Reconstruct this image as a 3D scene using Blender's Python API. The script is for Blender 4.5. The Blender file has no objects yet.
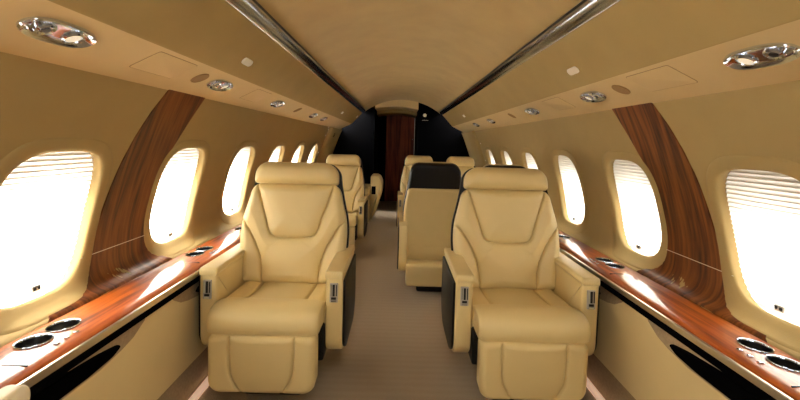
import bpy, bmesh, math, random
import numpy as np
from mathutils import Vector, Matrix

random.seed(4)
S = bpy.context.scene
COL = S.collection
PI = math.pi

# ------------------------------------------------------------------ materials
def lin(c):
    c = c / 255.0
    return c / 12.92 if c <= 0.04045 else ((c + 0.055) / 1.055) ** 2.4

def rgb(r, g, b):
    return (lin(r), lin(g), lin(b), 1.0)

def new_mat(name):
    m = bpy.data.materials.new(name)
    m.use_nodes = True
    nt = m.node_tree
    return m, nt, nt.nodes['Principled BSDF']

def simple(name, col, rough=0.5, metal=0.0, coat=0.0, spec=0.5, bump=0.0, bscale=200.0, var=0.0, vscale=6.0, sheen=0.0):
    m, nt, p = new_mat(name)
    p.inputs['Base Color'].default_value = col
    p.inputs['Roughness'].default_value = rough
    p.inputs['Metallic'].default_value = metal
    p.inputs['Coat Weight'].default_value = coat
    p.inputs['Coat Roughness'].default_value = 0.06
    p.inputs['Specular IOR Level'].default_value = spec
    p.inputs['Sheen Weight'].default_value = sheen
    tc = nt.nodes.new('ShaderNodeTexCoord')
    if var > 0:
        n = nt.nodes.new('ShaderNodeTexNoise')
        n.inputs['Scale'].default_value = vscale
        n.inputs['Detail'].default_value = 5
        nt.links.new(tc.outputs['Object'], n.inputs['Vector'])
        r = nt.nodes.new('ShaderNodeValToRGB')
        r.color_ramp.elements[0].position = 0.3
        r.color_ramp.elements[1].position = 0.7
        r.color_ramp.elements[0].color = tuple(c * (1 - var) for c in col[:3]) + (1,)
        r.color_ramp.elements[1].color = tuple(min(1, c * (1 + var)) for c in col[:3]) + (1,)
        nt.links.new(n.outputs['Fac'], r.inputs['Fac'])
        nt.links.new(r.outputs['Color'], p.inputs['Base Color'])
    if bump > 0:
        n = nt.nodes.new('ShaderNodeTexNoise')
        n.inputs['Scale'].default_value = bscale
        n.inputs['Detail'].default_value = 3
        nt.links.new(tc.outputs['Object'], n.inputs['Vector'])
        b = nt.nodes.new('ShaderNodeBump')
        b.inputs['Strength'].default_value = bump
        b.inputs['Distance'].default_value = 0.002
        nt.links.new(n.outputs['Fac'], b.inputs['Height'])
        nt.links.new(b.outputs['Normal'], p.inputs['Normal'])
    return m

def wood(name, c1, c2, c3, axis, scale=9.0, rough=0.12, coat=1.0):
    """Straight-grained lacquered veneer; grain runs along `axis`."""
    m, nt, p = new_mat(name)
    tc = nt.nodes.new('ShaderNodeTexCoord')
    mp = nt.nodes.new('ShaderNodeMapping')
    sc = [1.0, 1.0, 1.0]
    for k in (axis if isinstance(axis, tuple) else (axis,)):
        sc[k] = 0.07
    mp.inputs['Scale'].default_value = sc
    nt.links.new(tc.outputs['Object'], mp.inputs['Vector'])
    n1 = nt.nodes.new('ShaderNodeTexNoise')
    n1.inputs['Scale'].default_value = scale
    n1.inputs['Detail'].default_value = 3
    n1.inputs['Distortion'].default_value = 0.35
    n2 = nt.nodes.new('ShaderNodeTexNoise')
    n2.inputs['Scale'].default_value = scale * 9
    n2.inputs['Detail'].default_value = 6
    for n in (n1, n2):
        nt.links.new(mp.outputs['Vector'], n.inputs['Vector'])
    mul = nt.nodes.new('ShaderNodeMath'); mul.operation = 'MULTIPLY'; mul.inputs[1].default_value = 5.0
    nt.links.new(n1.outputs['Fac'], mul.inputs[0])
    fr = nt.nodes.new('ShaderNodeMath'); fr.operation = 'PINGPONG'; fr.inputs[1].default_value = 0.5
    nt.links.new(mul.outputs[0], fr.inputs[0])
    a = nt.nodes.new('ShaderNodeMath'); a.operation = 'MULTIPLY_ADD'
    a.inputs[1].default_value = 1.1
    nt.links.new(fr.outputs[0], a.inputs[0])
    b = nt.nodes.new('ShaderNodeMath'); b.operation = 'MULTIPLY_ADD'; b.inputs[1].default_value = 0.9; b.inputs[2].default_value = -0.25
    nt.links.new(n2.outputs['Fac'], b.inputs[0])
    nt.links.new(b.outputs[0], a.inputs[2])
    r = nt.nodes.new('ShaderNodeValToRGB')
    e = r.color_ramp.elements
    e[0].position = 0.05; e[0].color = c1
    e[1].position = 0.95; e[1].color = c3
    k = e.new(0.45); k.color = c2
    nt.links.new(a.outputs[0], r.inputs['Fac'])
    nt.links.new(r.outputs['Color'], p.inputs['Base Color'])
    p.inputs['Roughness'].default_value = 0.5
    p.inputs['Coat Weight'].default_value = coat
    p.inputs['Specular IOR Level'].default_value = 0.25
    p.inputs['Coat Roughness'].default_value = rough
    return m

M = {}
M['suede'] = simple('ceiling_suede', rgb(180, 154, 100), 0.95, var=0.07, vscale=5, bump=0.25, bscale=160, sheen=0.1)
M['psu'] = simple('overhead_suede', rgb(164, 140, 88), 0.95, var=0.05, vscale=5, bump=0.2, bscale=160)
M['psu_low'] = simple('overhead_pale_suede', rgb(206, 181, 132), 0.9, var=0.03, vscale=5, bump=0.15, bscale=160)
M['liner'] = simple('wall_liner', rgb(158, 135, 86), 0.85, var=0.03, vscale=9, bump=0.15, bscale=220)
M['leather'] = simple('cream_leather', rgb(213, 192, 138), 0.38, var=0.03, vscale=5, bump=0.28, bscale=260)
M['leather_pale'] = simple('pale_cream_leather', rgb(232, 218, 184), 0.45, bump=0.25, bscale=260)
M['leather_black'] = simple('black_leather', rgb(6, 6, 6), 0.45, spec=0.3, bump=0.3, bscale=260)
M['thread'] = simple('seam_thread', rgb(150, 118, 66), 0.7)
M['black'] = simple('black_fabric', rgb(2, 2, 3), 0.9, spec=0.03, bump=0.2, bscale=300)
M['black_gloss'] = simple('black_plastic', rgb(16, 15, 15), 0.3)
M['chrome'] = simple('chrome', rgb(218, 230, 250), 0.10, metal=1.0)
M['satin'] = simple('satin_metal', rgb(214, 205, 188), 0.30, metal=1.0)
M['rail'] = simple('rail_metal', rgb(206, 216, 234), 0.18, metal=1.0)
M['dark_metal'] = simple('dark_metal', rgb(90, 92, 98), 0.3, metal=1.0)
M['steel'] = simple('cup_steel', rgb(62, 65, 72), 0.3, metal=1.0)
M['tunnel'] = simple('window_tunnel', rgb(120, 108, 92), 0.8)
M['panel'] = simple('cream_panel', rgb(228, 206, 152), 0.5, var=0.02)
M['taupe'] = simple('taupe_cloth', rgb(166, 144, 112), 0.95, var=0.12, vscale=90, bump=0.4, bscale=300)
M['speaker'] = simple('speaker_cloth', rgb(150, 118, 72), 0.9, bump=0.5, bscale=700)
M['dark_gap'] = simple('gap', rgb(110, 80, 44), 0.9)
M['white_plastic'] = simple('white_plastic', rgb(245, 240, 228), 0.35)
M['grey_plastic'] = simple('grey_plastic', rgb(168, 162, 152), 0.4)
M['strip'] = None
M['wood_band'] = wood('walnut_band', rgb(50, 24, 7), rgb(98, 50, 17), rgb(130, 78, 32), (0, 2), 11.0, 0.25, 0.12)
M['wood_ledge'] = wood('rosewood_ledge', rgb(88, 36, 5), rgb(152, 70, 12), rgb(190, 98, 24), 1, 10.0, 0.06, 0.8)
M['wood_door'] = wood('mahogany_door', rgb(66, 24, 10), rgb(124, 52, 26), rgb(156, 74, 38), 2, 6.0, 0.2, 0.0)

def carpet():
    m, nt, p = new_mat('carpet')
    tc = nt.nodes.new('ShaderNodeTexCoord')
    w = nt.nodes.new('ShaderNodeTexWave')
    w.bands_direction = 'Y'
    w.inputs['Scale'].default_value = 6.0
    w.inputs['Distortion'].default_value = 1.0
    w.inputs['Detail'].default_value = 2
    nt.links.new(tc.outputs['Object'], w.inputs['Vector'])
    n = nt.nodes.new('ShaderNodeTexNoise'); n.inputs['Scale'].default_value = 220; n.inputs['Detail'].default_value = 4
    nt.links.new(tc.outputs['Object'], n.inputs['Vector'])
    mx = nt.nodes.new('ShaderNodeMath'); mx.operation = 'MULTIPLY_ADD'; mx.inputs[1].default_value = 0.05
    nt.links.new(w.outputs['Fac'], mx.inputs[0])
    nt.links.new(n.outputs['Fac'], mx.inputs[2])
    r = nt.nodes.new('ShaderNodeValToRGB')
    r.color_ramp.elements[0].position = 0.25; r.color_ramp.elements[0].color = rgb(148, 132, 110)
    r.color_ramp.elements[1].position = 0.85; r.color_ramp.elements[1].color = rgb(194, 177, 154)
    nt.links.new(mx.outputs[0], r.inputs['Fac'])
    nt.links.new(r.outputs['Color'], p.inputs['Base Color'])
    p.inputs['Roughness'].default_value = 1.0
    p.inputs['Specular IOR Level'].default_value = 0.1
    b = nt.nodes.new('ShaderNodeBump'); b.inputs['Strength'].default_value = 0.6; b.inputs['Distance'].default_value = 0.004
    nt.links.new(n.outputs['Fac'], b.inputs['Height'])
    nt.links.new(b.outputs['Normal'], p.inputs['Normal'])
    return m
M['carpet'] = carpet()

def shade_mat():
    m = bpy.data.materials.new('pleated_blind'); m.use_nodes = True
    nt = m.node_tree
    nt.nodes.remove(nt.nodes['Principled BSDF'])
    out = nt.nodes['Material Output']
    d = nt.nodes.new('ShaderNodeBsdfDiffuse'); d.inputs['Color'].default_value = (0.86, 0.83, 0.76, 1)
    t = nt.nodes.new('ShaderNodeBsdfTranslucent'); t.inputs['Color'].default_value = (0.90, 0.88, 0.82, 1)
    mx = nt.nodes.new('ShaderNodeMixShader'); mx.inputs[0].default_value = 0.55
    nt.links.new(d.outputs[0], mx.inputs[1]); nt.links.new(t.outputs[0], mx.inputs[2])
    nt.links.new(mx.outputs[0], out.inputs['Surface'])
    return m
M['shade'] = shade_mat()

def lamp_mat(name, col, strength):
    m, nt, p = new_mat(name)
    p.inputs['Base Color'].default_value = (0.9, 0.88, 0.8, 1)
    p.inputs['Emission Color'].default_value = col
    p.inputs['Emission Strength'].default_value = strength
    return m
M['strip'] = lamp_mat('path_strip', (1.0, 0.56, 0.36, 1), 0.35)
M['lens'] = lamp_mat('lamp_lens', (1.0, 0.85, 0.6, 1), 0.35)

# ------------------------------------------------------------------ mesh helpers
def link(o, parent=None):
    COL.objects.link(o)
    if parent is not None:
        o.parent = parent
    return o

def mk(name, verts, faces, mat, parent=None, smooth=True, angle=40.0, mirror=False, mats=None, mi=None):
    vs = [tuple(v) for v in verts]
    fs = [tuple(f) for f in faces]
    if mirror:
        vs = [(-x, y, z) for x, y, z in vs]
        fs = [tuple(reversed(f)) for f in fs]
    me = bpy.data.meshes.new(name)
    me.from_pydata(vs, [], fs)
    me.materials.append(mat)
    if mats:
        for k in mats:
            me.materials.append(k)
    if mi is not None:
        me.polygons.foreach_set('material_index', mi)
    me.update()
    if smooth:
        me.shade_smooth()
        me.set_sharp_from_angle(angle=math.radians(angle))
    o = bpy.data.objects.new(name, me)
    return link(o, parent)

def tag(o, label, cat, group=None):
    o['label'] = label
    o['category'] = cat
    if group:
        o['group'] = group
    return o

def struct(o):
    o['kind'] = 'structure'
    return o

def empty(name, loc=(0, 0, 0), rz=0.0):
    o = bpy.data.objects.new(name, None)
    o.empty_display_size = 0.1
    o.location = loc
    o.rotation_euler = (0, 0, rz)
    return link(o)

def bm_obj(name, bm, mat, parent=None, angle=40.0, mirror=False):
    bmesh.ops.recalc_face_normals(bm, faces=bm.faces)
    if mirror:
        for v in bm.verts:
            v.co.x = -v.co.x
        bmesh.ops.reverse_faces(bm, faces=bm.faces)
    me = bpy.data.meshes.new(name)
    bm.to_mesh(me); bm.free()
    me.materials.append(mat)
    me.shade_smooth()
    me.set_sharp_from_angle(angle=math.radians(angle))
    return link(bpy.data.objects.new(name, me), parent)

def box_bm(x0, x1, y0, y1, z0, z1, bev=0.0, seg=3, bm=None):
    b = bmesh.new()
    bmesh.ops.create_cube(b, size=1.0)
    for v in b.verts:
        v.co = Vector(((x0 + x1) / 2 + v.co.x * (x1 - x0), (y0 + y1) / 2 + v.co.y * (y1 - y0), (z0 + z1) / 2 + v.co.z * (z1 - z0)))
    if bev > 0:
        bmesh.ops.bevel(b, geom=list(b.edges), offset=bev, segments=seg, profile=0.5, affect='EDGES')
    if bm is None:
        return b
    me = bpy.data.meshes.new('t'); b.to_mesh(me); b.free()
    bm.from_mesh(me); bpy.data.meshes.remove(me)
    return bm

def box(name, x0, x1, y0, y1, z0, z1, mat, parent=None, bev=0.0, seg=3, angle=40.0):
    return bm_obj(name, box_bm(x0, x1, y0, y1, z0, z1, bev, seg), mat, parent, angle)

def prism_bm(poly, lo, hi, axis='x', bev=0.0, seg=3):
    """poly in the plane across `axis`, extruded lo..hi along it."""
    b = bmesh.new()
    def P(p, h):
        if axis == 'x': return (h, p[0], p[1])
        if axis == 'y': return (p[0], h, p[1])
        return (p[0], p[1], h)
    a = [b.verts.new(P(p, lo)) for p in poly]
    c = [b.verts.new(P(p, hi)) for p in poly]
    n = len(poly)
    b.faces.new(a); b.faces.new(list(reversed(c)))
    for i in range(n):
        b.faces.new((a[i], c[i], c[(i + 1) % n], a[(i + 1) % n]))
    bmesh.ops.recalc_face_normals(b, faces=b.faces)
    if bev > 0:
        ed = [e for e in b.edges if abs((e.verts[0].co - e.verts[1].co)[{'x': 0, 'y': 1, 'z': 2}[axis]]) < 1e-6]
        bmesh.ops.bevel(b, geom=ed, offset=bev, segments=seg, profile=0.5, affect='EDGES')
    return b

def catmull(pts, per=8):
    pts = [np.array(p, float) for p in pts]
    out = []
    P = [2 * pts[0] - pts[1]] + pts + [2 * pts[-1] - pts[-2]]
    for i in range(1, len(P) - 2):
        for k in range(per):
            t = k / per
            a, b, c, d = P[i - 1], P[i], P[i + 1], P[i + 2]
            out.append(0.5 * ((2 * b) + (-a + c) * t + (2 * a - 5 * b + 4 * c - d) * t * t + (-a + 3 * b - 3 * c + d) * t ** 3))
    out.append(pts[-1])
    return np.array(out)

def round_poly(pts, r, seg=5):
    """round the corners of a 2D polygon"""
    out = []
    n = len(pts)
    rs = r if isinstance(r, (list, tuple)) else [r] * n
    for i in range(n):
        p0, p1, p2 = (np.array(pts[(i + k) % n], float) for k in (-1, 0, 1))
        a = (p0 - p1); b = (p2 - p1)
        ra = min(rs[i], 0.49 * np.linalg.norm(a), 0.49 * np.linalg.norm(b))
        if ra <= 1e-5:
            out.append(tuple(p1)); continue
        s = p1 + a / np.linalg.norm(a) * ra
        e = p1 + b / np.linalg.norm(b) * ra
        for k in range(seg + 1):
            t = k / seg
            out.append(tuple((1 - t) ** 2 * s + 2 * t * (1 - t) * p1 + t * t * e))
    return out

def seg_dist(P, line):
    """distance of each point of P (n,2) from polyline `line`"""
    d = np.full(len(P), 1e9)
    L = np.asarray(line, float)
    for a, b in zip(L[:-1], L[1:]):
        ab = b - a
        t = np.clip(((P - a) @ ab) / max(ab @ ab, 1e-12), 0, 1)
        d = np.minimum(d, np.linalg.norm(P - (a + t[:, None] * ab), axis=1))
    return d

def pad(name, mat, parent, H, hw, thick, er, frame, rct=0.04, rcb=0.04, seams=(), groove=0.007, gw=0.005, puff=0.008, pw=0.03,
        dome=0.0, nu=70, nv=70, angle=55, extra=None):
    """Upholstered cushion: a rounded outline of height H and half-width hw(b), a rolled edge of radius er, stitched grooves along
    `seams` and soft padding between them.  frame = (origin, across, up, outward)."""
    def half(b):
        w = hw(b) if callable(hw) else hw
        if b > H - rct:
            t = rct - (H - b); w = w - rct + math.sqrt(max(rct * rct - t * t, 0))
        if b < rcb:
            t = rcb - b; w = w - rcb + math.sqrt(max(rcb * rcb - t * t, 0))
        return w
    k = np.linspace(0, 1, nv + 1)
    bs = (k * 0.55 + 0.45 * (1 - np.cos(PI * k)) / 2) * H
    j = np.linspace(-1, 1, nu + 1)
    ss = 0.62 * j + 0.38 * np.sin(j * PI / 2)
    hws = np.array([half(b) for b in bs])
    A = hws[:, None] * ss[None, :]
    B = np.repeat(bs[:, None], nu + 1, 1)
    pts = np.stack([A.ravel(), B.ravel()], 1)
    outline = np.concatenate([np.stack([hws, bs], 1), np.stack([-hws[::-1], bs[::-1]], 1)])
    outline = np.vstack([outline, outline[:1]])
    d = seg_dist(pts, outline)
    q = np.clip(1 - d / er, 0, 1)
    c = thick - er * (1 - np.sqrt(np.clip(1 - q * q, 0, 1)))
    if dome:
        c += dome * (1 - (pts[:, 0] / hws.max()) ** 2) * np.clip(1 - (2 * pts[:, 1] / H - 1) ** 2, 0, 1)
    if len(seams):
        ds = np.full(len(pts), 1e9)
        for s in seams:
            ds = np.minimum(ds, seg_dist(pts, s))
        fade = np.clip(d / er, 0, 1)
        c += puff * (1 - np.exp(-ds / pw)) * fade - puff * 0.6 * fade
        c -= groove * np.exp(-(ds / gw) ** 2)
    if extra is not None:
        c += extra(pts[:, 0], pts[:, 1])
    o, ex, ey, ez = (np.array(v, float) for v in frame)
    V = o + pts[:, :1] * ex + pts[:, 1:] * ey + c[:, None] * ez
    W = nu + 1
    F = []
    for r in range(nv):
        for s in range(nu):
            a = r * W + s
            F.append((a, a + 1, a + W + 1, a + W))
    loop = list(range(0, W)) + [r * W + nu for r in range(1, nv + 1)] + [nv * W + s for s in range(nu - 1, -1, -1)] + [r * W for r in range(nv - 1, 0, -1)]
    base = len(V)
    back = o + pts[loop, :1] * ex + pts[loop, 1:] * ey
    V = np.vstack([V, back])
    n = len(loop)
    for i in range(n):
        i2 = (i + 1) % n
        F.append((loop[i2], loop[i], base + i, base + i2))
    F.append(tuple(base + i for i in range(n - 1, -1, -1)))
    return mk(name, V, F, mat, parent, angle=angle)

def disc_bm(bm, c, ax, u, v, r0, r1, h0, h1, n=32):
    pass

def lathe(name, prof, frame, mat, parent=None, n=40, sx=1.0, angle=35, caps=True):
    """prof: (radius, height) pairs, revolved round frame's outward axis; sx stretches along `across`."""
    o, ex, ey, ez = (np.array(v, float) for v in frame)
    V, F = [], []
    for (r, h) in prof:
        for i in range(n):
            t = 2 * PI * i / n
            V.append(o + ex * r * sx * math.cos(t) + ey * r * math.sin(t) + ez * h)
    for k in range(len(prof) - 1):
        for i in range(n):
            i2 = (i + 1) % n
            F.append((k * n + i, k * n + i2, (k + 1) * n + i2, (k + 1) * n + i))
    if caps and prof[-1][0] > 1e-6:
        F.append(tuple((len(prof) - 1) * n + i for i in range(n)))
    if caps and prof[0][0] > 1e-6:
        F.append(tuple(i for i in range(n - 1, -1, -1)))
    return mk(name, V, F, mat, parent, angle=angle)

def rings(name, outlines, frame, mat, parent=None, cap_end=True, angle=35, cap_start=False):
    """loft of outlines [(list of (a,b)), h]"""
    o, ex, ey, ez = (np.array(v, float) for v in frame)
    V, F = [], []
    n = len(outlines[0][0])
    for pts, h in outlines:
        for (a, b) in pts:
            V.append(o + ex * a + ey * b + ez * h)
    for k in range(len(outlines) - 1):
        for i in range(n):
            i2 = (i + 1) % n
            F.append((k * n + i, k * n + i2, (k + 1) * n + i2, (k + 1) * n + i))
    if cap_end:
        F.append(tuple((len(outlines) - 1) * n + i for i in range(n)))
    if cap_start:
        F.append(tuple(i for i in range(n - 1, -1, -1)))
    return mk(name, V, F, mat, parent, angle=angle)

def pill(L, W, n=12):
    """stadium outline, length L along a, width W along b, counter-clockwise"""
    r = W / 2; s = L / 2 - r
    out = []
    for i in range(n + 1):
        t = -PI / 2 + PI * i / n
        out.append((s + r * math.cos(t), r * math.sin(t)))
    for i in range(n + 1):
        t = PI / 2 + PI * i / n
        out.append((-s + r * math.cos(t), r * math.sin(t)))
    return out

def lens_outline(L, W, n=48):
    """long pointed-oval outline of the lamp bezels"""
    out = []
    for i in range(n):
        t = 2 * PI * i / n
        c, s = math.cos(t), math.sin(t)
        out.append((L / 2 * math.copysign(abs(c) ** 0.80, c), W / 2 * math.copysign(abs(s) ** 0.86, s)))
    return out

# ------------------------------------------------------------------ cabin section
Y0, Y1 = -2.0, 6.9
WP = catmull([(1.146, 0.560), (1.146, 0.590), (1.158, 0.601), (1.192, 0.614), (1.218, 0.645), (1.230, 0.70), (1.225, 0.80), (1.206, 0.90), (1.175, 1.02), (1.135, 1.14), (1.085, 1.28), (1.030, 1.412)], 10)
WS = np.concatenate([[0], np.cumsum(np.linalg.norm(np.diff(WP, axis=0), axis=1))])
WT = WS[-1]
def wall_pt(t):
    return np.array([np.interp(t, WS, WP[:, 0]), np.interp(t, WS, WP[:, 1])])
def wall_n(t):
    a = wall_pt(max(t - 0.01, 0)); b = wall_pt(min(t + 0.01, WT))
    d = (b - a) / np.linalg.norm(b - a)
    return np.array([-d[1], d[0]])
def t_of_z(z):
    return float(np.interp(z, WP[:, 1], WS))
def W3(y, t, h=0.0):
    tt = min(max(t, 0.0), WT)
    p = wall_pt(tt); n = wall_n(tt)
    d = np.array([n[1], -n[0]])
    p = p + n * h + d * (t - tt)
    return (p[0], y, p[1])

WIN_Y = [-0.26 + 0.79 * i for i in range(8)]
WA, WB = 0.198, (t_of_z(1.14) - t_of_z(0.66)) / 2
WTC = (t_of_z(1.14) + t_of_z(0.66)) / 2
def superell(a, b, th, n=3.4):
    c, s = math.cos(th), math.sin(th)
    return a * math.copysign(abs(c) ** (2 / n), c), b * math.copysign(abs(s) ** (2 / n), s)

def wall_cells(mirror, name):
    V, F = [], []
    hy = 0.395
    for yc in WIN_Y:
        cor = [math.atan2(tt, yy) % (2 * PI) for yy in (hy, -hy) for tt in (WT - WTC, -WTC)]
        ths = sorted(set([2 * PI * i / 72 for i in range(72)] + cor))
        R = 12
        base = len(V)
        for th in ths:
            # superellipse in polar form so that inner and outer lie on the same ray
            c, s = math.cos(th), math.sin(th)
            rin = 1.0 / ((abs(c) / (WA + 0.02)) ** 3.4 + (abs(s) / (WB + 0.02)) ** 3.4) ** (1 / 3.4)
            ro = min((hy / abs(c)) if abs(c) > 1e-9 else 1e9, ((WT - WTC) / s) if s > 1e-9 else ((WTC / -s) if s < -1e-9 else 1e9))
            for k in range(R + 1):
                r = rin + (ro - rin) * k / R
                V.append(W3(yc + r * c, WTC + r * s))
        n = len(ths)
        for i in range(n):
            i2 = (i + 1) % n
            for k in range(R):
                F.append((base + i * (R + 1) + k, base + i * (R + 1) + k + 1, base + i2 * (R + 1) + k + 1, base + i2 * (R + 1) + k))
    for (ya, yb) in ((Y0, WIN_Y[0] - hy), (WIN_Y[-1] + hy, Y1)):
        base = len(V); nt = 24
        for k in range(nt + 1):
            V.append(W3(ya, WT * k / nt)); V.append(W3(yb, WT * k / nt))
        for k in range(nt):
            a = base + 2 * k
            F.append((a, a + 1, a + 3, a + 2))
    return struct(mk(name, V, F, M['liner'], mirror=mirror, angle=60))

wall_cells(True, 'wall_left')
wall_cells(False, 'wall_right')

def window(idx, yc, mirror):
    n = 72
    ths = [2 * PI * i / n for i in range(n)]
    # moulded surround with a rolled lip
    prof = [(0.016, -0.046), (0.014, -0.042), (0.005, -0.034), (0.001, -0.004), (0.003, 0.002), (0.008, 0.006), (0.020, 0.008), (0.034, 0.0075),
            (0.044, 0.006), (0.050, 0.003), (0.053, -0.002)]
    V, F = [], []
    for (d, h) in prof:
        for th in ths:
            a, b = superell(WA + d, WB + d, th)
            if b < 0 and d > 0.005:
                b *= 1 + 0.13 * d / 0.053        # the flange runs down to the ledge
            V.append(W3(yc + a, WTC + b, h))
    m = len(prof)
    for k in range(m - 1):
        for i in range(n):
            i2 = (i + 1) % n
            F.append((k * n + i, k * n + i2, (k + 1) * n + i2, (k + 1) * n + i))
    root = mk('window_%d' % idx, V, F, M['liner'], mirror=mirror, angle=60)
    struct(root)
    # dark tunnel to the smaller outer pane, which sits lower than the inner opening
    V2, F2 = [], []
    pr2 = [(0.016, -0.044, 1.0), (0.0, -0.060, 0.97), (-0.03, -0.130, 0.36), (-0.028, -0.145, 0.36)]
    for (d, h, kt) in pr2:
        for th in ths:
            a, b = superell(WA + d, WB + d, th)
            V2.append(W3(yc + a, WTC + (b * kt if b > 0 else b), h))
    for k in range(len(pr2) - 1):
        for i in range(n):
            i2 = (i + 1) % n
            F2.append((k * n + i2, k * n + i, (k + 1) * n + i, (k + 1) * n + i2))
    mk('window_tunnel', V2, F2, M['tunnel'], root, mirror=mirror, angle=60)
    # pleated blind
    V, F = [], []
    rows = 58
    t0, t1 = WTC - WB - 0.006, WTC + WB + 0.006
    cols = 9
    for r in range(rows + 1):
        t = t0 + (t1 - t0) * r / rows
        h = -0.034 + (0.0042 if r % 2 else -0.0042)
        half = max(0.02, WA * (1 - min(1, abs((t - WTC) / (WB + 0.02))) ** 3.4) ** (1 / 3.4)) + 0.012
        for c in range(cols + 1):
            y = yc - half + 2 * half * c / cols
            V.append(W3(y, t, h))
    for r in range(rows):
        for c in range(cols):
            a = r * (cols + 1) + c
            F.append((a, a + 1, a + cols + 2, a + cols + 1))
    mk('pleated_blind', V, F, M['shade'], root, mirror=mirror, smooth=False)
    # blind latch
    t = WTC - WB + 0.022
    p = np.array(W3(yc + 0.025, t, -0.026)); nn = wall_n(t); up = np.array([nn[1], 0, -nn[0]])
    up = np.array([-nn[1], 0, nn[0]]) * -1 if False else np.array([nn[1], 0, -nn[0]])
    def fr(pp, side):
        if mirror:
            return ((-pp[0], pp[1], pp[2]), (0, 1, 0), (-up[0], 0, up[2]), (-nn[0], 0, nn[1]))
        return (tuple(pp), (0, -1, 0), tuple(up), (nn[0], 0, nn[1]))
    f = fr(p, 0)
    rp = round_poly([(-0.017, -0.010), (0.017, -0.010), (0.017, 0.010), (-0.017, 0.010)], 0.002, 2)
    la = rings('blind_latch', [(rp, 0), (rp, 0.005), ([(a * .9, b * .9) for a, b in rp], 0.007)], f, M['grey_plastic'], root)
    for s in (-0.0085, 0.0085):
        q = round_poly([(s - .005, -.005), (s + .005, -.005), (s + .005, .005), (s - .005, .005)], 0.0015, 2)
        rings('latch_button', [(q, 0.0068), (q, 0.009)], f, M['black_gloss'], la)
    return root

k = 1
for mir in (True, False):
    for yc in WIN_Y:
        window(k, yc, mir); k += 1

# wood bands between the first and second windows in view
def wood_band(idx, mirror):
    near = [(0.585, 1.26), (0.615, 1.32), (0.66, 1.44), (0.72, 1.525), (0.80, 1.56), (0.95, 1.58), (1.10, 1.60), (1.20, 1.625), (1.31, 1.665), (1.412, 1.715)]
    far = [(0.585, 1.99), (0.615, 1.96), (0.66, 1.90), (0.70, 1.885), (0.95, 1.885), (1.10, 1.90), (1.20, 1.945), (1.31, 1.99), (1.412, 2.03)]
    V, F = [], []
    nt, ny = 40, 8
    for r in range(nt + 1):
        t = WT * r / nt
        z = wall_pt(t)[1]
        a = np.interp(z, *zip(*near)); b = np.interp(z, *zip(*far))
        for c in range(ny + 1):
            V.append(W3(a + (b - a) * c / ny, t, 0.004))
    for r in range(nt):
        for c in range(ny):
            a = r * (ny + 1) + c
            F.append((a, a + 1, a + ny + 2, a + ny + 1))
    # edges down to the wall
    base = len(V)
    edge = []
    for r in range(nt + 1):
        t = WT * r / nt
        z = wall_pt(t)[1]
        a = np.interp(z, *zip(*near)); b = np.interp(z, *zip(*far))
        V.append(W3(a - 0.001, t, -0.004)); V.append(W3(b + 0.001, t, -0.004))
    for r in range(nt):
        F.append((base + 2 * r, r * (ny + 1), (r + 1) * (ny + 1), base + 2 * r + 2))
        F.append((r * (ny + 1) + ny, base + 2 * r + 1, base + 2 * r + 3, (r + 1) * (ny + 1) + ny))
    o = struct(mk('trim_%d' % idx, V, F, M['wood_band'], mirror=mirror, angle=50))
    # fine metal inlay low on the veneer
    V, F = [], []
    t = t_of_z(0.735)
    for c in range(11):
        y = 1.50 + 0.40 * c / 10
        V.append(W3(y, t - 0.0015, 0.0052)); V.append(W3(y, t + 0.0015, 0.0052))
    for c in range(10):
        F.append((2 * c, 2 * c + 2, 2 * c + 3, 2 * c + 1))
    mk('inlay_line', V, F, M['satin'], o, mirror=mirror)
wood_band(1, True)
wood_band(2, False)

# floor, ceiling, ends
def sheet(name, prof, ya, yb, mat, ny=1, angle=60):
    V, F = [], []
    n = len(prof)
    for k in range(ny + 1):
        y = ya + (yb - ya) * k / ny
        for p in prof:
            V.append((p[0], y, p[1]))
    for k in range(ny):
        for i in range(n - 1):
            F.append((k * n + i, k * n + i + 1, (k + 1) * n + i + 1, (k + 1) * n + i))
    return mk(name, V, F, mat, angle=angle)

struct(box('floor', -1.30, 1.30, Y0, 8.4, -0.05, 0.0, M['carpet']))
cx, cz0, cz1 = 0.66, 1.715, 1.945
R = (cx * cx + (cz1 - cz0) ** 2) / (2 * (cz1 - cz0))
a0 = math.asin(cx / R)
arc = [(R * math.sin(-a0 + 2 * a0 * i / 32), cz1 - R + R * math.cos(-a0 + 2 * a0 * i / 32)) for i in range(33)]
ceil_poly = arc + [(0.9, 2.1), (-0.9, 2.1)]
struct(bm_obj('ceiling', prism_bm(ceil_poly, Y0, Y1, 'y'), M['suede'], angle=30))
struct(box('wall_rear', -1.3, 1.3, Y0 - 0.05, Y0, 0, 2.1, M['liner']))

# overhead panels (lower face carries the lamps)
PSU = round_poly([(1.038, 1.398), (0.835, 1.50), (0.655, 1.700), (0.70, 1.76), (1.12, 1.76), (1.12, 1.41)], [0.004, 0.008, 0.006, 0, 0, 0], 4)
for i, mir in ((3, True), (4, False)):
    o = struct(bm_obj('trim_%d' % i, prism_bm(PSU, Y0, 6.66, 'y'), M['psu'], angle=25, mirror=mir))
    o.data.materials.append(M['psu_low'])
    for p in o.data.polygons:                      # paler colour on the lower, lamp-carrying face
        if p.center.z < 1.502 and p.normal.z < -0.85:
            p.material_index = 1

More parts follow.
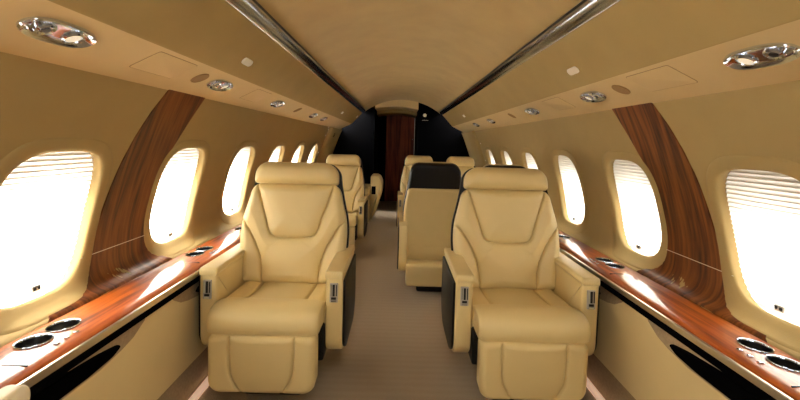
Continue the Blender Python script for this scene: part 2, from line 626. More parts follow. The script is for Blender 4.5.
LA, LB = np.array([1.038, 1.398]), np.array([0.835, 1.50])
UA, UB = np.array([0.835, 1.50]), np.array([0.655, 1.70])
def face_frame(side, y, t, upper=False, off=0.0):
    a, b = (UA, UB) if upper else (LA, LB)
    p = a + (b - a) * t
    d = (b - a) / np.linalg.norm(b - a)
    n = np.array([-abs(d[1]), -abs(d[0])])      # out of the face: inboard and down
    p = p + n * off
    s = side
    return ((s * p[0], y, p[1]), (0, s, 0), (s * d[0], 0, d[1]), (s * n[0], 0, n[1]))
# with across=(0,s,0), up=(s*dx,0,dz): right-handed towards outward

def local_frame(): return ((0, 0, 0), (1, 0, 0), (0, 1, 0), (0, 0, 1))
def place(o, fr):
    p, ex, ey, ez = (Vector(v) for v in fr)
    ez = ez.normalized(); ex = ex.normalized()
    ey = ez.cross(ex)
    m = Matrix(((ex.x, ey.x, ez.x, p.x), (ex.y, ey.y, ez.y, p.y), (ex.z, ey.z, ez.z, p.z), (0, 0, 0, 1)))
    o.matrix_world = m
    return o

def copy_tree(o, parent=None):
    c = o.copy(); COL.objects.link(c)
    if parent is not None:
        c.parent = parent
        c.matrix_parent_inverse = o.matrix_parent_inverse.copy()
    for ch in list(o.children):
        copy_tree(ch, c)
    return c

# reading lamp with air nozzle: chrome dish
def make_lamp():
    root = empty('reading_light')
    out = [(0.210, 0.088, 0.0), (0.210, 0.088, 0.006), (0.204, 0.083, 0.010), (0.196, 0.075, 0.008), (0.176, 0.060, 0.0015)]
    rings('bezel', [(lens_outline(L, W), h) for L, W, h in out], local_frame(), M['chrome'], root)
    fr = lambda x: ((x, 0, 0.0015), (1, 0, 0), (0, 1, 0), (0, 0, 1))
    a = lathe('air_nozzle', [(0.024, 0), (0.023, 0.006), (0.018, 0.009), (0.0135, 0.005)], fr(-0.042), M['chrome'], root, 28)
    lathe('nozzle_opening', [(0.0105, 0.005), (0.010, 0.0075)], fr(-0.042), M['black_gloss'], a, 20)
    b = lathe('lamp_cup', [(0.027, 0), (0.026, 0.006), (0.021, 0.009), (0.019, 0.003)], fr(0.040), M['chrome'], root, 28)
    lathe('lamp_lens', [(0.0185, 0.003), (0.0175, 0.0055), (0.008, 0.007)], fr(0.040), M['lens'], b, 24)
    return root
lamp0 = make_lamp()
LAMP_D = {-1: [1.02, 1.937, 2.85, 4.04, 4.6], 1: [1.07, 1.992, 2.90, 4.19, 5.0]}
where = ['nearest the camera', 'second from the camera', 'third from the camera', 'fourth from the camera', 'at the far end']
first = True
for side, sn in ((-1, 'left'), (1, 'right')):
    for i, D in enumerate(LAMP_D[side]):
        o = lamp0 if first else copy_tree(lamp0)
        first = False
        fr = face_frame(side, D, 0.60)
        place(o, (fr[0], (0, 1, 0), fr[2], fr[3]))
        tag(o, 'oval chrome reading light in the %s overhead panel, %s' % (sn, where[i]), 'reading light', 'reading lights in the overhead panels')

# speaker grilles
sp0 = None
for side, sn in ((-1, 'left'), (1, 'right')):
    for D, w in ((1.74, 'beside the second chrome light'), (3.42, 'beyond the third chrome light')):
        if sp0 is None:
            sp0 = lathe('speaker_grille', [(0.040, 0.0), (0.039, 0.003), (0.035, 0.0035), (0.034, 0.002), (0.012, 0.003)], local_frame(), M['speaker'], None, 36)
            o = sp0
        else:
            o = sp0.copy(); COL.objects.link(o)
        place(o, face_frame(side, D, 0.60))
        tag(o, 'round tan speaker grille in the %s overhead panel %s' % (sn, w), 'speaker', 'overhead speaker grilles')

# call lenses on the upper faces
c0 = None
for side, sn in ((-1, 'left'), (1, 'right')):
    for D, w in ((1.90, 'nearer the camera'), (5.08, 'at the far end')):
        if c0 is None:
            p1 = pill(0.100, 0.036, 8)
            c0 = rings('indicator_light', [(p1, 0), (p1, 0.005), ([(a * .93, b * .86) for a, b in p1], 0.008)], local_frame(), M['white_plastic'])
            o = c0
        else:
            o = c0.copy(); COL.objects.link(o)
        place(o, face_frame(side, D, 0.33, True))
        tag(o, 'small white rounded indicator lens on the %s upper panel, %s' % (sn, w), 'indicator light', 'white lenses on the upper panels')

# oxygen mask doors
h0 = None
for side, sn in ((-1, 'left'), (1, 'right')):
    for D, t, w in ((1.48, 0.62, 'behind the nearest chrome light'), (2.42, 0.62, 'between the second and third chrome lights'), (-0.1, 0.62, 'above the camera')):
        if D < 0: continue
        L = 0.25
        if h0 is None:
            h0 = empty('oxygen_mask_door')
            rp = round_poly([(-L / 2, -0.060), (L / 2, -0.060), (L / 2, 0.060), (-L / 2, 0.060)], 0.012, 4)
            rings('door_gap', [([(a * 1.012, b * 1.025) for a, b in rp], 0), ([(a * 1.012, b * 1.025) for a, b in rp], 0.0006)], local_frame(), M['dark_gap'], h0)
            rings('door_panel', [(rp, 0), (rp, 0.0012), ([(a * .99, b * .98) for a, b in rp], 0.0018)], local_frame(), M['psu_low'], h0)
            o = h0
        else:
            o = copy_tree(h0)
        place(o, face_frame(side, D, t))
        tag(o, 'flush beige mask door in the %s overhead panel %s' % (sn, w), 'hatch', 'flush mask doors overhead')

# metal rails between ceiling and overhead panels
def rail(idx, side):
    V, F = [], []
    c = np.array([0.648, 1.712]); u = np.array([-0.70, 0.714]); n = np.array([-0.714, -0.70])
    prof = []
    for i in range(13):
        a = PI * i / 12
        prof.append(c + u * (-0.036 * math.cos(a)) + n * (0.016 * math.sin(a)))
    prof += [c + u * 0.036 - n * 0.01, c - u * 0.036 - n * 0.01]
    segs = [(Y0, 0.6), (0.602, 2.36), (2.364, 4.6), (4.604, 6.70)]
    root = None
    for (a, b) in segs:
        bm = prism_bm([tuple(p) for p in prof], a, b, 'y')
        if root is None:
            root = struct(bm_obj('trim_%d' % idx, bm, M['rail'], angle=35, mirror=side < 0))
        else:
            bm_obj('rail_section', bm, M['rail'], root, angle=35, mirror=side < 0)
    # black groove under the rail
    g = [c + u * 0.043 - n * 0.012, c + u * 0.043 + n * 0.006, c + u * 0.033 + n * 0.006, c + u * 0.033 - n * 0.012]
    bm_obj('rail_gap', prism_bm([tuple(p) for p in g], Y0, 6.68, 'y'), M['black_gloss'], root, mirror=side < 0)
rail(5, -1)
rail(6, 1)

# ------------------------------------------------------------------ side ledges and lower panels
def ledge(side, sn):
    ye = 6.40 if side < 0 else 2.95
    mir = side < 0
    root = empty('side_ledge', (0, 0, 0.0))
    tag(root, 'glossy red-brown wooden ledge with metal edge under the %s windows' % sn, 'ledge')
    top = round_poly([(1.143, 0.597), (1.09, 0.6035), (1.04, 0.6065), (1.0, 0.607), (0.972, 0.604), (0.954, 0.597), (0.944, 0.588), (0.960, 0.574), (1.143, 0.574)], [0, 0.03, 0.03, 0.02, 0.015, 0.01, 0.004, 0, 0], 5)
    bm_obj('wood_top', prism_bm(top, Y0, ye, 'y'), M['wood_ledge'], root, angle=50, mirror=mir)
    ed = round_poly([(0.958, 0.5925), (0.9395, 0.5925), (0.9395, 0.569), (0.958, 0.569)], [0, 0.004, 0.003, 0], 4)
    bm_obj('metal_edge', prism_bm(ed, Y0, ye, 'y'), M['satin'], root, angle=50, mirror=mir)
    st = [(0.999, 0.574), (0.950, 0.574), (0.950, 0.537), (0.974, 0.537), (0.974, 0.546), (0.999, 0.546)]
    bm_obj('black_strip', prism_bm(st, Y0, ye, 'y'), M['black'], root, mirror=mir)
    for y in (1.02, 1.90):
        bm_obj('joint_line', prism_bm([(0.975, 0.6078), (1.04, 0.6078), (1.04, 0.603), (0.975, 0.603)], y - 0.0015, y + 0.0015, 'y'), M['leather_black'], root, mirror=mir)
ledge(-1, 'left')
ledge(1, 'right')

def lower_panel(idx, side, sh):
    mir = side < 0
    sn = 'left' if mir else 'right'
    o = struct(bm_obj('trim_%d' % idx, prism_bm([(0.975, 0.545), (0.975, 0.155), (0.985, 0.148), (1.30, 0.148), (1.30, 0.5735), (1.0, 0.5735), (1.0, 0.545)], Y0, 6.90, 'y'), M['panel'], mirror=mir))
    struct(bm_obj('baseboard_%s' % sn, prism_bm([(0.988, 0.15), (0.982, 0.0), (1.3, 0.0), (1.3, 0.15)], Y0, 6.90, 'y'), M['taupe'], mirror=mir))
    # cloth inserts with rounded ends
    spans = ((-0.4, 1.51 + sh, 1), (1.66 + sh, 3.1, -1), (3.3, 4.7, 1))
    for a, b, d in spans:
        end = [(0, 0.55), (-0.02, 0.514), (-0.08, 0.481), (-0.14, 0.466), (-0.24, 0.452)]
        if d > 0:
            pl = [(b + e[0], e[1]) for e in end] + [(a + 0.1, 0.445), (a, 0.55)]
        else:
            pl = [(a - e[0], e[1]) for e in end] + [(b - 0.1, 0.445), (b, 0.55)]
        bm_obj('cloth_insert', prism_bm(pl, 0.9725, 0.98, 'x'), M['taupe'], o, mirror=mir)
    # black pockets
    for a, b, d, lab in ((-0.2, 1.365 + sh, 1, 'in the front corner'), (1.86 + sh, 3.0, -1, 'beside the front row seat')):
        pl = [(a, 0.458), (b - 0.14, 0.458), (b - 0.04, 0.466), (b, 0.482), (b - 0.02, 0.497), (b - 0.10, 0.510), (b - 0.3, 0.527), (a, 0.530)] if d > 0 else \
             [(b, 0.458), (a + 0.14, 0.458), (a + 0.04, 0.466), (a, 0.482), (a + 0.02, 0.497), (a + 0.10, 0.512), (a + 0.3, 0.527), (b, 0.530)]
        r = bm_obj('stowage_pocket', prism_bm(round_poly(pl, 0.012, 3), 0.9705, 0.9735, 'x'), M['black'], mirror=mir)
        tag(r, 'long black pocket below the %s ledge %s' % (sn, lab), 'pocket', 'black wall pockets')
        ins = [(p[0] * 1.0 - (0.012 if d > 0 else -0.012), 0.494 + (p[1] - 0.494) * 0.72) for p in pl]
        bm_obj('pocket_lip', prism_bm(round_poly(ins, 0.01, 3), 0.9685, 0.9715, 'x'), M['black'], r, mirror=mir)
lower_panel(7, -1, 0.0)
lower_panel(8, 1, 0.11)

for side, sn in ((-1, 'left'), (1, 'right')):
    o = box('floor_light_strip', side * 0.945 - 0.016, side * 0.945 + 0.016, Y0, 6.6, 0.0, 0.022, M['strip'], None, 0.006)
    tag(o, 'pale pink floor path strip along the %s wall' % sn, 'floor strip')

# cup holders sunk in the ledges, and switches
CUPS = {-1: (1.14, 1.24, 2.04, 2.14, 2.66), 1: (1.13, 1.23, 2.03, 2.13, 2.66)}
CUPX = 1.068
for side in (-1, 1):
    led = [o for o in bpy.data.objects if o.name.startswith('wood_top') and (o.data.vertices[0].co.x < 0) == (side < 0)][0]
    cut = bmesh.new()
    for D in CUPS[side]:
        bmesh.ops.create_cone(cut, cap_ends=True, segments=44, radius1=0.0415, radius2=0.0415, depth=0.2,
                              matrix=Matrix.Translation((side * CUPX, D, 0.60)))
    cm = bpy.data.meshes.new('cut'); cut.to_mesh(cm); cut.free()
    co = bpy.data.objects.new('cut', cm); COL.objects.link(co)
    md = led.modifiers.new('b', 'BOOLEAN'); md.object = co; md.operation = 'DIFFERENCE'; md.solver = 'EXACT'
    bpy.context.view_layer.update()
    nm = bpy.data.meshes.new_from_object(led.evaluated_get(bpy.context.evaluated_depsgraph_get()))
    led.modifiers.clear()
    led.data = nm
    bpy.data.objects.remove(co)

def make_cup():
    root = empty('cup_holder')
    lathe('metal_rim', [(0.0445, 0.0006), (0.0445, 0.003), (0.0435, 0.0045), (0.0412, 0.0035), (0.0400, -0.001)], local_frame(), M['chrome'], root, 44, caps=False)
    lathe('steel_well', [(0.0402, 0.0005), (0.0395, -0.02), (0.0385, -0.052), (0.035, -0.056), (0.0, -0.056)], local_frame(), M['steel'], root, 44, caps=False)
    return root
cup0 = make_cup()
first = True
cw = {0: 'nearest the camera', 1: 'second from the camera', 2: 'third from the camera', 3: 'fourth from the camera',
      4: 'single one behind the front armrest'}
for side, sn in ((-1, 'left'), (1, 'right')):
    for i, D in enumerate(CUPS[side]):
        o = cup0 if first else copy_tree(cup0)
        first = False
        o.location = (side * CUPX, D, 0.6052)
        o.rotation_euler = (0, side * 0.058, 0)
        tag(o, 'steel cup holder in the %s ledge, %s' % (sn, cw[i]), 'cup holder', 'cup holders in the wood ledges')

b0 = None
for side, sn in ((-1, 'left'), (1, 'right')):
    for j, (D, w) in enumerate(((1.13, 'nearest'), (1.165, 'middle'), (1.20, 'farthest'))):
        for base, bw in ((0.0, 'by the nearest cup holders'), (0.93, 'by the second pair of cup holders')):
            if b0 is None:
                rp = round_poly([(-.007, -.006), (.007, -.006), (.007, .006), (-.007, .006)], .003, 3)
                b0 = rings('ledge_switch', [(rp, 0), (rp, 0.002), ([(a * .8, b * .8) for a, b in rp], 0.003)], local_frame(), M['chrome'])
                o = b0
            else:
                o = b0.copy(); COL.objects.link(o)
            o.location = (side * 0.995, D + base, 0.607)
            tag(o, 'chrome switch on %s ledge, %s of three %s' % (sn, w, bw), 'switch', 'chrome switches on the ledges')

# ------------------------------------------------------------------ far bulkhead and vestibule
bl, br_ = -0.47, 0.275
struct(box('wall_front_left', -1.25, bl, 6.90, 8.40, 0, 2.1, M['black']))
struct(box('wall_front_right', br_, 1.25, 6.90, 8.40, 0, 2.1, M['black']))
def header(idx, y0, y1, rise, zs, mat):
    n = 20
    pl = [(bl, 2.1)]
    for i in range(n + 1):
        x = bl + (br_ - bl) * i / n
        q = (2 * i / n - 1)
        pl.append((x, zs + rise * (1 - q * q)))
    pl.append((br_, 2.1))
    return struct(bm_obj('trim_%d' % idx, prism_bm(pl, y0, y1, 'y'), mat))
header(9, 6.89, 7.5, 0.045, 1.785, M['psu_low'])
header(10, 7.5, 8.30, 0.05, 1.72, M['liner'])
d = struct(box('door_1', -0.31, br_, 8.24, 8.30, 0, 1.78, M['wood_door']))
box('door_handle', 0.225, 0.25, 8.215, 8.24, 1.27, 1.29, M['chrome'], d, 0.004)
box('door_edge', 0.268, 0.274, 8.225, 8.24, 0.02, 1.76, M['satin'], d)
struct(box('wall_front', bl, -0.31, 8.20, 8.30, 0, 1.8, M['black']))

e = empty('wall_sign', (0.39, 6.898, 1.69))
tag(e, 'small round white emblem with a caption line on the black bulkhead right of the door', 'sign')
fr = ((0, 0, 0), (1, 0, 0), (0, 0, 1), (0, -1, 0))
lathe('emblem', [(0.030, 0.0), (0.029, 0.006), (0.024, 0.008), (0.010, 0.008)], fr, M['white_plastic'], e, 28)
x = -0.045
bm = bmesh.new()
for w in (0.012, 0.010, 0.014, 0.008, 0.012, 0.010, 0.012):
    box_bm(x, x + w, -0.003, 0.0, -0.092, -0.082, bm=bm)
    x += w + 0.004
bm_obj('caption', bm, M['grey_plastic'], e)

pp = round_poly([(-.04, -.022), (.04, -.022), (.04, .022), (-.04, .022)], .006, 3)
e = rings('placard', [(pp, 0), (pp, 0.003)], local_frame(), M['white_plastic'])
place(e, face_frame(-1, 6.50, 0.55, True))
tag(e, 'small pale placard at the far end of the left overhead panel', 'placard')

# arch moulding where the left wall meets the bulkhead, with a slotted vent
V, F = [], []
nt = 24
ya, yb = 5.72, 6.66
pr = [(ya, -0.002), (ya + 0.006, 0.03), (ya + 0.03, 0.045), (yb - 0.03, 0.045), (yb - 0.006, 0.03), (yb, -0.002)]
for r in range(nt + 1):
    for (y, h) in pr:
        V.append(W3(y, 0.05 + (WT - 0.05) * r / nt, h))
m = len(pr)
for r in range(nt):
    for c in range(m - 1):
        F.append((r * m + c, r * m + c + 1, (r + 1) * m + c + 1, (r + 1) * m + c))
arch = struct(mk('trim_11', V, F, M['liner'], mirror=True, angle=50))
struct(mk('trim_12', V, F, M['liner'], mirror=False, angle=50))
t = t_of_z(1.31)
p = np.array(W3(6.05, t, 0.045)); nn = wall_n(t)
vp = round_poly([(-.07, -.045), (.07, -.045), (.07, .045), (-.07, .045)], .012, 3)
v = rings('air_vent', [(vp, 0), (vp, .004), ([(a * .94, b * .9) for a, b in vp], .005)], ((-p[0], p[1], p[2]), (0, 1, 0), (-nn[1], 0, -nn[0]), (-nn[0], 0, nn[1])), M['liner'])
for k in (-0.022, 0.0, 0.022):
    sp = [(a, b + k) for a, b in pill(0.11, 0.013, 6)]
    rings('slot', [(sp, .004), (sp, .0065)], ((-p[0], p[1], p[2]), (0, 1, 0), (-nn[1], 0, -nn[0]), (-nn[0], 0, nn[1])), M['black'], v)
tag(v, 'slotted air vent on the left arch moulding at the far bulkhead', 'vent')

# ------------------------------------------------------------------ cabin seats
def interp(pts):
    xs = [p[0] for p in pts]; ys = [p[1] for p in pts]
    cm = catmull(pts, 10)
    return lambda b: float(np.interp(b, cm[:, 0], cm[:, 1]))

def mirror_line(l):
    return [(-a, b) for a, b in l]

def make_seat(label):
    """Seat facing -Y, origin on the floor below the front of the arms."""
    root = empty('cabin_seat')
    tag(root, label, 'seat')
    # leg rest
    sm = catmull([(-0.138, 0.245), (-0.137, 0.15), (-0.130, 0.08), (-0.110, 0.035), (-0.085, 0.0)], 6)
    pip = [(-0.3, 0.222), (0.3, 0.222)]
    lr = pad('leg_rest', M['leather'], root, 0.255, 0.230, 0.075, 0.026, ((0, -0.035, 0.115), (1, 0, 0), (0, -0.06, 0.998), (0, -0.998, -0.06)),
             rct=0.03, rcb=0.055, seams=[sm, mirror_line(sm)], puff=0.012, pw=0.035, groove=0.011, gw=0.0042, nu=110, nv=70)
    V, F = [], []
    # piping round the leg rest face
    crv = round_poly([(-0.226, 0.004), (0.226, 0.004), (0.226, 0.25), (-0.226, 0.25)], [0.055, 0.055, 0.03, 0.03], 8)
    tube2('piping', [(a, -0.035 - 0.998 * 0.052 - 0.06 * b, 0.115 + 0.998 * b - 0.06 * 0.052) for a, b in crv], 0.0042, M['leather'], lr, closed=True)
    # seat cushion
    s1 = [(-0.142, -0.05), (-0.142, 0.5)]
    pad('seat_cushion', M['leather'], root, 0.44, 0.245, 0.10, 0.04, ((0, 0.0, 0.362), (1, 0, 0), (0, 1, -0.04), (0, 0.04, 1)),
        rct=0.03, rcb=0.03, seams=[s1, mirror_line(s1)], puff=0.018, pw=0.05, groove=0.012, gw=0.005, nu=110, nv=70,
        extra=lambda a, b: -0.010 * np.exp(-((b - 0.24) / 0.14) ** 2) * (1 - (a / 0.25) ** 2))
    # rolled front of the cushion
    n = 26
    prof = []
    for (y, z) in catmull([(0.075, 0.452), (0.03, 0.466), (-0.03, 0.472), (-0.085, 0.462), (-0.112, 0.435), (-0.118, 0.400), (-0.110, 0.372), (-0.09, 0.362), (0.06, 0.362)], 6):
        prof.append((y, z))
    cyc, czc = -0.02, 0.415
    xs = [-0.238, -0.2365, -0.232, -0.224, -0.21, -0.19] + list(np.linspace(-0.17, 0.17, 14)) + [0.19, 0.21, 0.224, 0.232, 0.2365, 0.238]
    V, F = [], []
    for x in xs:
        e_ = (0.238 - abs(x)) / 0.045
        q = 1 - min(1, e_)
        sc = 1 - 0.16 * (1 - math.sqrt(max(0, 1 - q * q)))
        bul = 0.004 * (1 - (x / 0.24) ** 2)
        for (y, z) in prof:
            V.append((x, cyc + (y - cyc) * sc - bul, czc + (z - czc) * sc + bul))
    m = len(prof)
    for i in range(len(xs) - 1):
        for k in range(m):
            k2 = (k + 1) % m
            F.append((i * m + k, i * m + k2, (i + 1) * m + k2, (i + 1) * m + k))
    F.append(tuple(range(m - 1, -1, -1))); F.append(tuple((len(xs) - 1) * m + k for k in range(m)))
    o = mk('front_bolster', V, F, M['leather'], root, angle=60)
    # backrest
    H = 0.535
    hwf = interp([(0.0, 0.262), (0.12, 0.278), (0.24, 0.288), (0.34, 0.282), (0.44, 0.258), (0.535, 0.236)])
    up = np.array([0, 0.165, 0.986]); out = np.array([0, -0.986, 0.165])
    A_ = catmull([(-0.216, 0.545), (-0.180, 0.43), (-0.150, 0.34), (-0.130, 0.275), (-0.100, 0.247), (-0.05, 0.2425), (0, 0.242)], 6)
    top_seam = np.vstack([A_, np.array(mirror_line(A_))[::-1]])
    B_ = catmull([(-0.305, 0.348), (-0.262, 0.315), (-0.215, 0.245), (-0.175, 0.165), (-0.156, 0.09), (-0.150, -0.01)], 6)
    wr = random.Random(3)
    def wrinkle(a, b):
        c = np.zeros_like(a)
        for sx in (-1, 1):
            for k in range(3):
                x0 = sx * (0.10 + 0.03 * k); b0 = 0.20 - 0.03 * k
                dd = (a - x0) * 0.6 * sx + (b - b0)
                c -= 0.0022 * np.exp(-(dd / 0.006) ** 2) * np.exp(-(((a - x0) ** 2 + (b - b0) ** 2) / 0.0016))
        return c
    base = np.array([0, 0.375, 0.425])
    fr_ = (base, (1, 0, 0), up, out)
    pad('backrest', M['leather'], root, H, hwf, 0.085, 0.05, fr_, rct=0.05, rcb=0.03, seams=[top_seam, B_, mirror_line(B_)],
        puff=0.026, pw=0.045, groove=0.013, gw=0.0045, nu=160, nv=150, extra=wrinkle)
    # headrest
    hb = base + up * 0.53
    hr = pad('headrest', M['leather'], root, 0.122, lambda b: 0.229 - 0.010 * max(0, b - 0.04) / 0.1, 0.105, 0.05, (hb, (1, 0, 0), up, out), rct=0.07, rcb=0.018, nu=60, nv=50,
        dome=0.018)
    # black shell seen round the edges and behind
    nout = -out
    so = base + out * 0.004
    hws = lambda b: hwf(min(b, H)) * (1 if b < H else 1) + 0.010 if b < H else 0.246
    sh = pad('back_shell', M['leather_black'], root, 0.655, interp([(0.0, 0.272), (0.12, 0.287), (0.24, 0.297), (0.34, 0.291), (0.44, 0.267), (0.535, 0.247), (0.60, 0.238), (0.66, 0.230)]),
             0.055, 0.03, (so, (-1, 0, 0), up, nout), rct=0.075, rcb=0.03, nu=50, nv=60)
    pad('back_panel', M['leather'], sh, 0.64, interp([(0.0, 0.272), (0.18, 0.276), (0.40, 0.288), (0.52, 0.278), (0.60, 0.260), (0.65, 0.250)]), 0.02, 0.018,
        (base + nout * 0.047 - up * 0.175, (-1, 0, 0), up, nout), rct=0.03, rcb=0.02, nu=40, nv=50)
    # arms
    for s in (-1, 1):
        body = round_poly([(0.0, 0.585), (0.47, 0.585), (0.50, 0.28), (0.42, 0.205), (0.10, 0.205), (0.018, 0.255)], [0.012, 0.02, 0.05, 0.05, 0.09, 0.06], 6)
        x0, x1 = (0.247, 0.325)
        bm = prism_bm(body, x0, x1, 'x', 0.012, 3)
        arm = bm_obj('armrest', bm, M['leather'], root, angle=45, mirror=s < 0)
        cap = round_poly([(-0.006, 0.578), (0.475, 0.578), (0.478, 0.612), (-0.006, 0.612)], [0.008, 0.008, 0.012, 0.014], 4)
        bm_obj('arm_cap', prism_bm(cap, x0 - 0.004, x1 + 0.002, 'x', 0.009, 3), M['leather'], arm, angle=45, mirror=s < 0)
        sp_ = round_poly([(0.012, 0.568), (0.468, 0.568), (0.49, 0.29), (0.415, 0.215), (0.11, 0.215), (0.03, 0.262)], [0.01, 0.02, 0.05, 0.05, 0.09, 0.06], 6)
        o = bm_obj('side_panel', prism_bm(sp_, x1 - 0.002, x1 + 0.010, 'x', 0.004, 2), M['leather_black'], arm, angle=45, mirror=s < 0)
        o['label'] = 'black leather outer panel'
        # seat controls on the front of the arm
        cxx = s * (x0 + x1) / 2
        f = ((cxx, 0.0005, 0.515), (1, 0, 0), (0, 0, 1), (0, -1, 0))
        q = round_poly([(-.0185, -.043), (.0185, -.043), (.0185, .043), (-.0185, .043)], .003, 3)
        c = rings('control_panel', [(q, 0), (q, .004), ([(a * .93, b * .97) for a, b in q], .0055)], f, M['grey_plastic'], arm)
        for (ax, bx, w, h, mt) in ((0.0, 0.012, 0.009, 0.052, 'black_gloss'), (0.0, -0.024, 0.022, 0.010, 'black_gloss'), (0.0, -0.036, 0.022, 0.007, 'chrome'),
                                   (-0.012, 0.012, 0.004, 0.05, 'chrome'), (0.012, 0.012, 0.004, 0.05, 'black_gloss')):
            qq = [(ax - w / 2, bx - h / 2), (ax + w / 2, bx - h / 2), (ax + w / 2, bx + h / 2), (ax - w / 2, bx + h / 2)]
            rings('switch', [(qq, .005), (qq, .0085)], f, M[mt], c, angle=20)
    # frame, skirt and pedestal
    box('seat_frame', -0.244, 0.244, 0.005, 0.37, 0.20, 0.375, M['leather_black'], root, 0.01)
    box('rear_skirt', -0.255, 0.255, 0.42, 0.60, 0.145, 0.312, M['leather'], root, 0.022)
    box('pedestal', -0.14, 0.14, 0.06, 0.26, 0.0, 0.205, M['black_gloss'], root, 0.02)
    return root

def tube2(name, pts, r, mat, parent, closed=False, n=8):
    P = [np.array(p, float) for p in pts]
    N = len(P)
    V, F = [], []
    for i in range(N):
        a = P[(i - 1) % N] if closed or i > 0 else P[i]
        b = P[(i + 1) % N] if closed or i < N - 1 else P[i]
        t = (b - a) / np.linalg.norm(b - a)
        u = np.cross(t, (0, 1, 0.2)); u /= np.linalg.norm(u); w = np.cross(t, u)
        for k in range(n):
            q = 2 * PI * k / n
            V.append(P[i] + r * (u * math.cos(q) + w * math.sin(q)))
    for i in range(N if closed else N - 1):
        i2 = (i + 1) % N
        for k in range(n):
            k2 = (k + 1) % n
            F.append((i * n + k, i * n + k2, i2 * n + k2, i2 * n + k))
    return mk(name, V, F, mat, parent)

seat0 = make_seat('cream leather seat in the front row left of the aisle, facing the camera')
seat0['group'] = 'cream leather cabin seats'
seat0.location = (-0.605, 1.81, 0)
spots = [((0.558, 1.81, 0), 0, (1, 1, 1), 0, 'cream leather seat in the front row right of the aisle, facing the camera'),
         ((-0.655, 4.07, 0), 0, (0.84, 0.9, 0.98), 0, 'cream seat behind the front left seat, facing the camera, with a black arm control'),
         ((0.24, 3.46, 0), PI, (0.81, 0.86, 0.985), 0, 'cream backed seat with black leather head cover beside the aisle, its back to the camera'),
         ((0.770, 3.46, 0), PI, (0.76, 0.86, 0.98), -1, 'seat hidden but for its black top rim behind the front right seat'),
         ((0.21, 4.62, 0), 0, (0.77, 0.86, 0.975), 0, 'far cream seat beside the aisle, in front of the wooden door, facing the camera'),
         ((0.73, 4.62, 0), 0, (0.76, 0.86, 0.975), 1, 'far cream window seat in front of the black bulkhead, only its headrest showing')]
for loc, rz, sc, bare, lab in spots:
    o = copy_tree(seat0)
    o.location = loc; o.rotation_euler = (0, 0, rz); o.scale = sc
    o['label'] = lab
    if bare:                                    # no arm on the wall side of the paired seats
        for ch in [c for c in o.children if c.name.startswith('armrest') and (c.data.vertices[0].co.x > 0) == (bare > 0)]:
            for d_ in list(ch.children_recursive):
                bpy.data.objects.remove(d_)
            bpy.data.objects.remove(ch)

# low divan at the far end of the aisle, left
e = empty('divan', (-0.62, 5.95, 0))
tag(e, 'cream low divan end and armrest at the far end of the aisle on the left', 'divan')
box('base', -0.30, 0.16, -0.05, 0.60, 0.0, 0.40, M['leather'], e, 0.02)
box('seat', -0.30, 0.16, -0.03, 0.60, 0.40, 0.52, M['leather'], e, 0.035)
pl = round_poly([(0.165, 0.70), (0.29, 0.70), (0.345, 0.60), (0.335, 0.42), (0.24, 0.12), (0.165, 0.02)], [0.03, 0.05, 0.06, 0.06, 0.05, 0.02], 5)
a = bm_obj('armrest', prism_bm(pl, 0.05, 0.50, 'y', 0.02, 3), M['leather'], e)
box('pocket', 0.185, 0.245, 0.040, 0.055, 0.42, 0.54, M['black'], a, 0.004)

# armrest of a lounge chair in the near left corner
e = empty('lounge_chair', (-0.905, 0.0, 0))
tag(e, 'pale cream chair armrest poking into the lower left corner', 'chair')
pl = round_poly([(0.30, 0.0), (0.88, 0.0), (0.91, 0.30), (0.91, 0.575), (0.30, 0.575)], [0.02, 0.05, 0.05, 0.02, 0.02], 5)
bm_obj('armrest', prism_bm(pl, -0.030, 0.022, 'x', 0.012, 3), M['leather_pale'], e)
pl = round_poly([(0.30, 0.565), (0.935, 0.565), (0.935, 0.622), (0.30, 0.622)], [0.02, 0.024, 0.03, 0.02], 6)
bm_obj('arm_cap', prism_bm(pl, -0.032, 0.026, 'x', 0.016, 4), M['leather_pale'], e)
box('seat', 0.02, 0.5, 0.05, 0.78, 0.10, 0.40, M['leather'], e, 0.04)

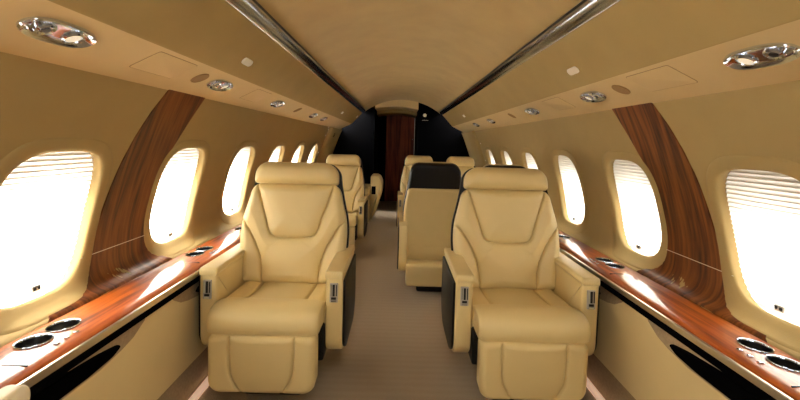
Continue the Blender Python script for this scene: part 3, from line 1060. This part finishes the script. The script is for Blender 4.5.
# ------------------------------------------------------------------ light
w = bpy.data.worlds.new('daylight')
S.world = w
w.use_nodes = True
nt = w.node_tree
bg = nt.nodes['Background']
tc = nt.nodes.new('ShaderNodeTexCoord')
sx = nt.nodes.new('ShaderNodeSeparateXYZ')
nt.links.new(tc.outputs['Generated'], sx.inputs[0])
r = nt.nodes.new('ShaderNodeValToRGB')
r.color_ramp.elements[0].position = 0.42; r.color_ramp.elements[0].color = (0.42, 0.40, 0.37, 1)
r.color_ramp.elements[1].position = 0.62; r.color_ramp.elements[1].color = (1.0, 0.98, 0.95, 1)
ad = nt.nodes.new('ShaderNodeMath'); ad.operation = 'MULTIPLY_ADD'; ad.inputs[1].default_value = 0.5; ad.inputs[2].default_value = 0.5
nt.links.new(sx.outputs[2], ad.inputs[0])
nt.links.new(ad.outputs[0], r.inputs['Fac'])
mu = nt.nodes.new('ShaderNodeMath'); mu.operation = 'MULTIPLY_ADD'; mu.inputs[1].default_value = -0.75; mu.inputs[2].default_value = 1.0
nt.links.new(sx.outputs[0], mu.inputs[0])          # the sunlit side of the sky is on the left
st = nt.nodes.new('ShaderNodeMath'); st.operation = 'MULTIPLY'; st.inputs[1].default_value = 42.0
nt.links.new(mu.outputs[0], st.inputs[0])
nt.links.new(st.outputs[0], bg.inputs['Strength'])
nt.links.new(r.outputs['Color'], bg.inputs['Color'])
bg.inputs['Strength'].default_value = 75.0

def area(name, loc, rot, sx_, sy_, power, col=(1, 0.93, 0.82)):
    l = bpy.data.lights.new(name, 'AREA')
    l.shape = 'RECTANGLE'; l.size = sx_; l.size_y = sy_
    l.energy = power; l.color = col
    o = bpy.data.objects.new(name, l)
    o.location = loc; o.rotation_euler = rot
    return link(o)
area('rear_fill', (0, -1.75, 1.35), (PI / 2, 0, 0), 1.6, 0.9, 9, (1, 0.95, 0.86))  # added soft fill behind the camera, not a fitting of the cabin
area('overhead_fill', (0, 0.35, 1.90), (math.radians(14), 0, 0), 0.7, 1.1, 12, (1, 0.965, 0.88))  # unseen fill overhead, added to lift the seats and lower panels

# ------------------------------------------------------------------ camera
cam = bpy.data.cameras.new('camera')
cam.sensor_width = 36.0
cam.lens = 18.0
cam.shift_y = -57 / 800.0
cam.shift_x = 1 / 800.0
cam.clip_start = 0.02
co = bpy.data.objects.new('camera', cam)
co.matrix_world = Matrix.Translation((-0.043, 0, 1.2)) @ Matrix.Rotation(PI / 2, 4, 'X') @ Matrix.Rotation(0.02705, 4, 'Z')
link(co)
S.camera = co

S.view_settings.view_transform = 'Standard'
S.view_settings.look = 'None'
S.view_settings.gamma = 1.0
S.view_settings.use_curve_mapping = False
S.view_settings.exposure = 0.36
S.cycles.max_bounces = 12
S.cycles.diffuse_bounces = 8
S.cycles.transmission_bounces = 6
S.cycles.sample_clamp_indirect = 8
S.cycles.use_denoising = True
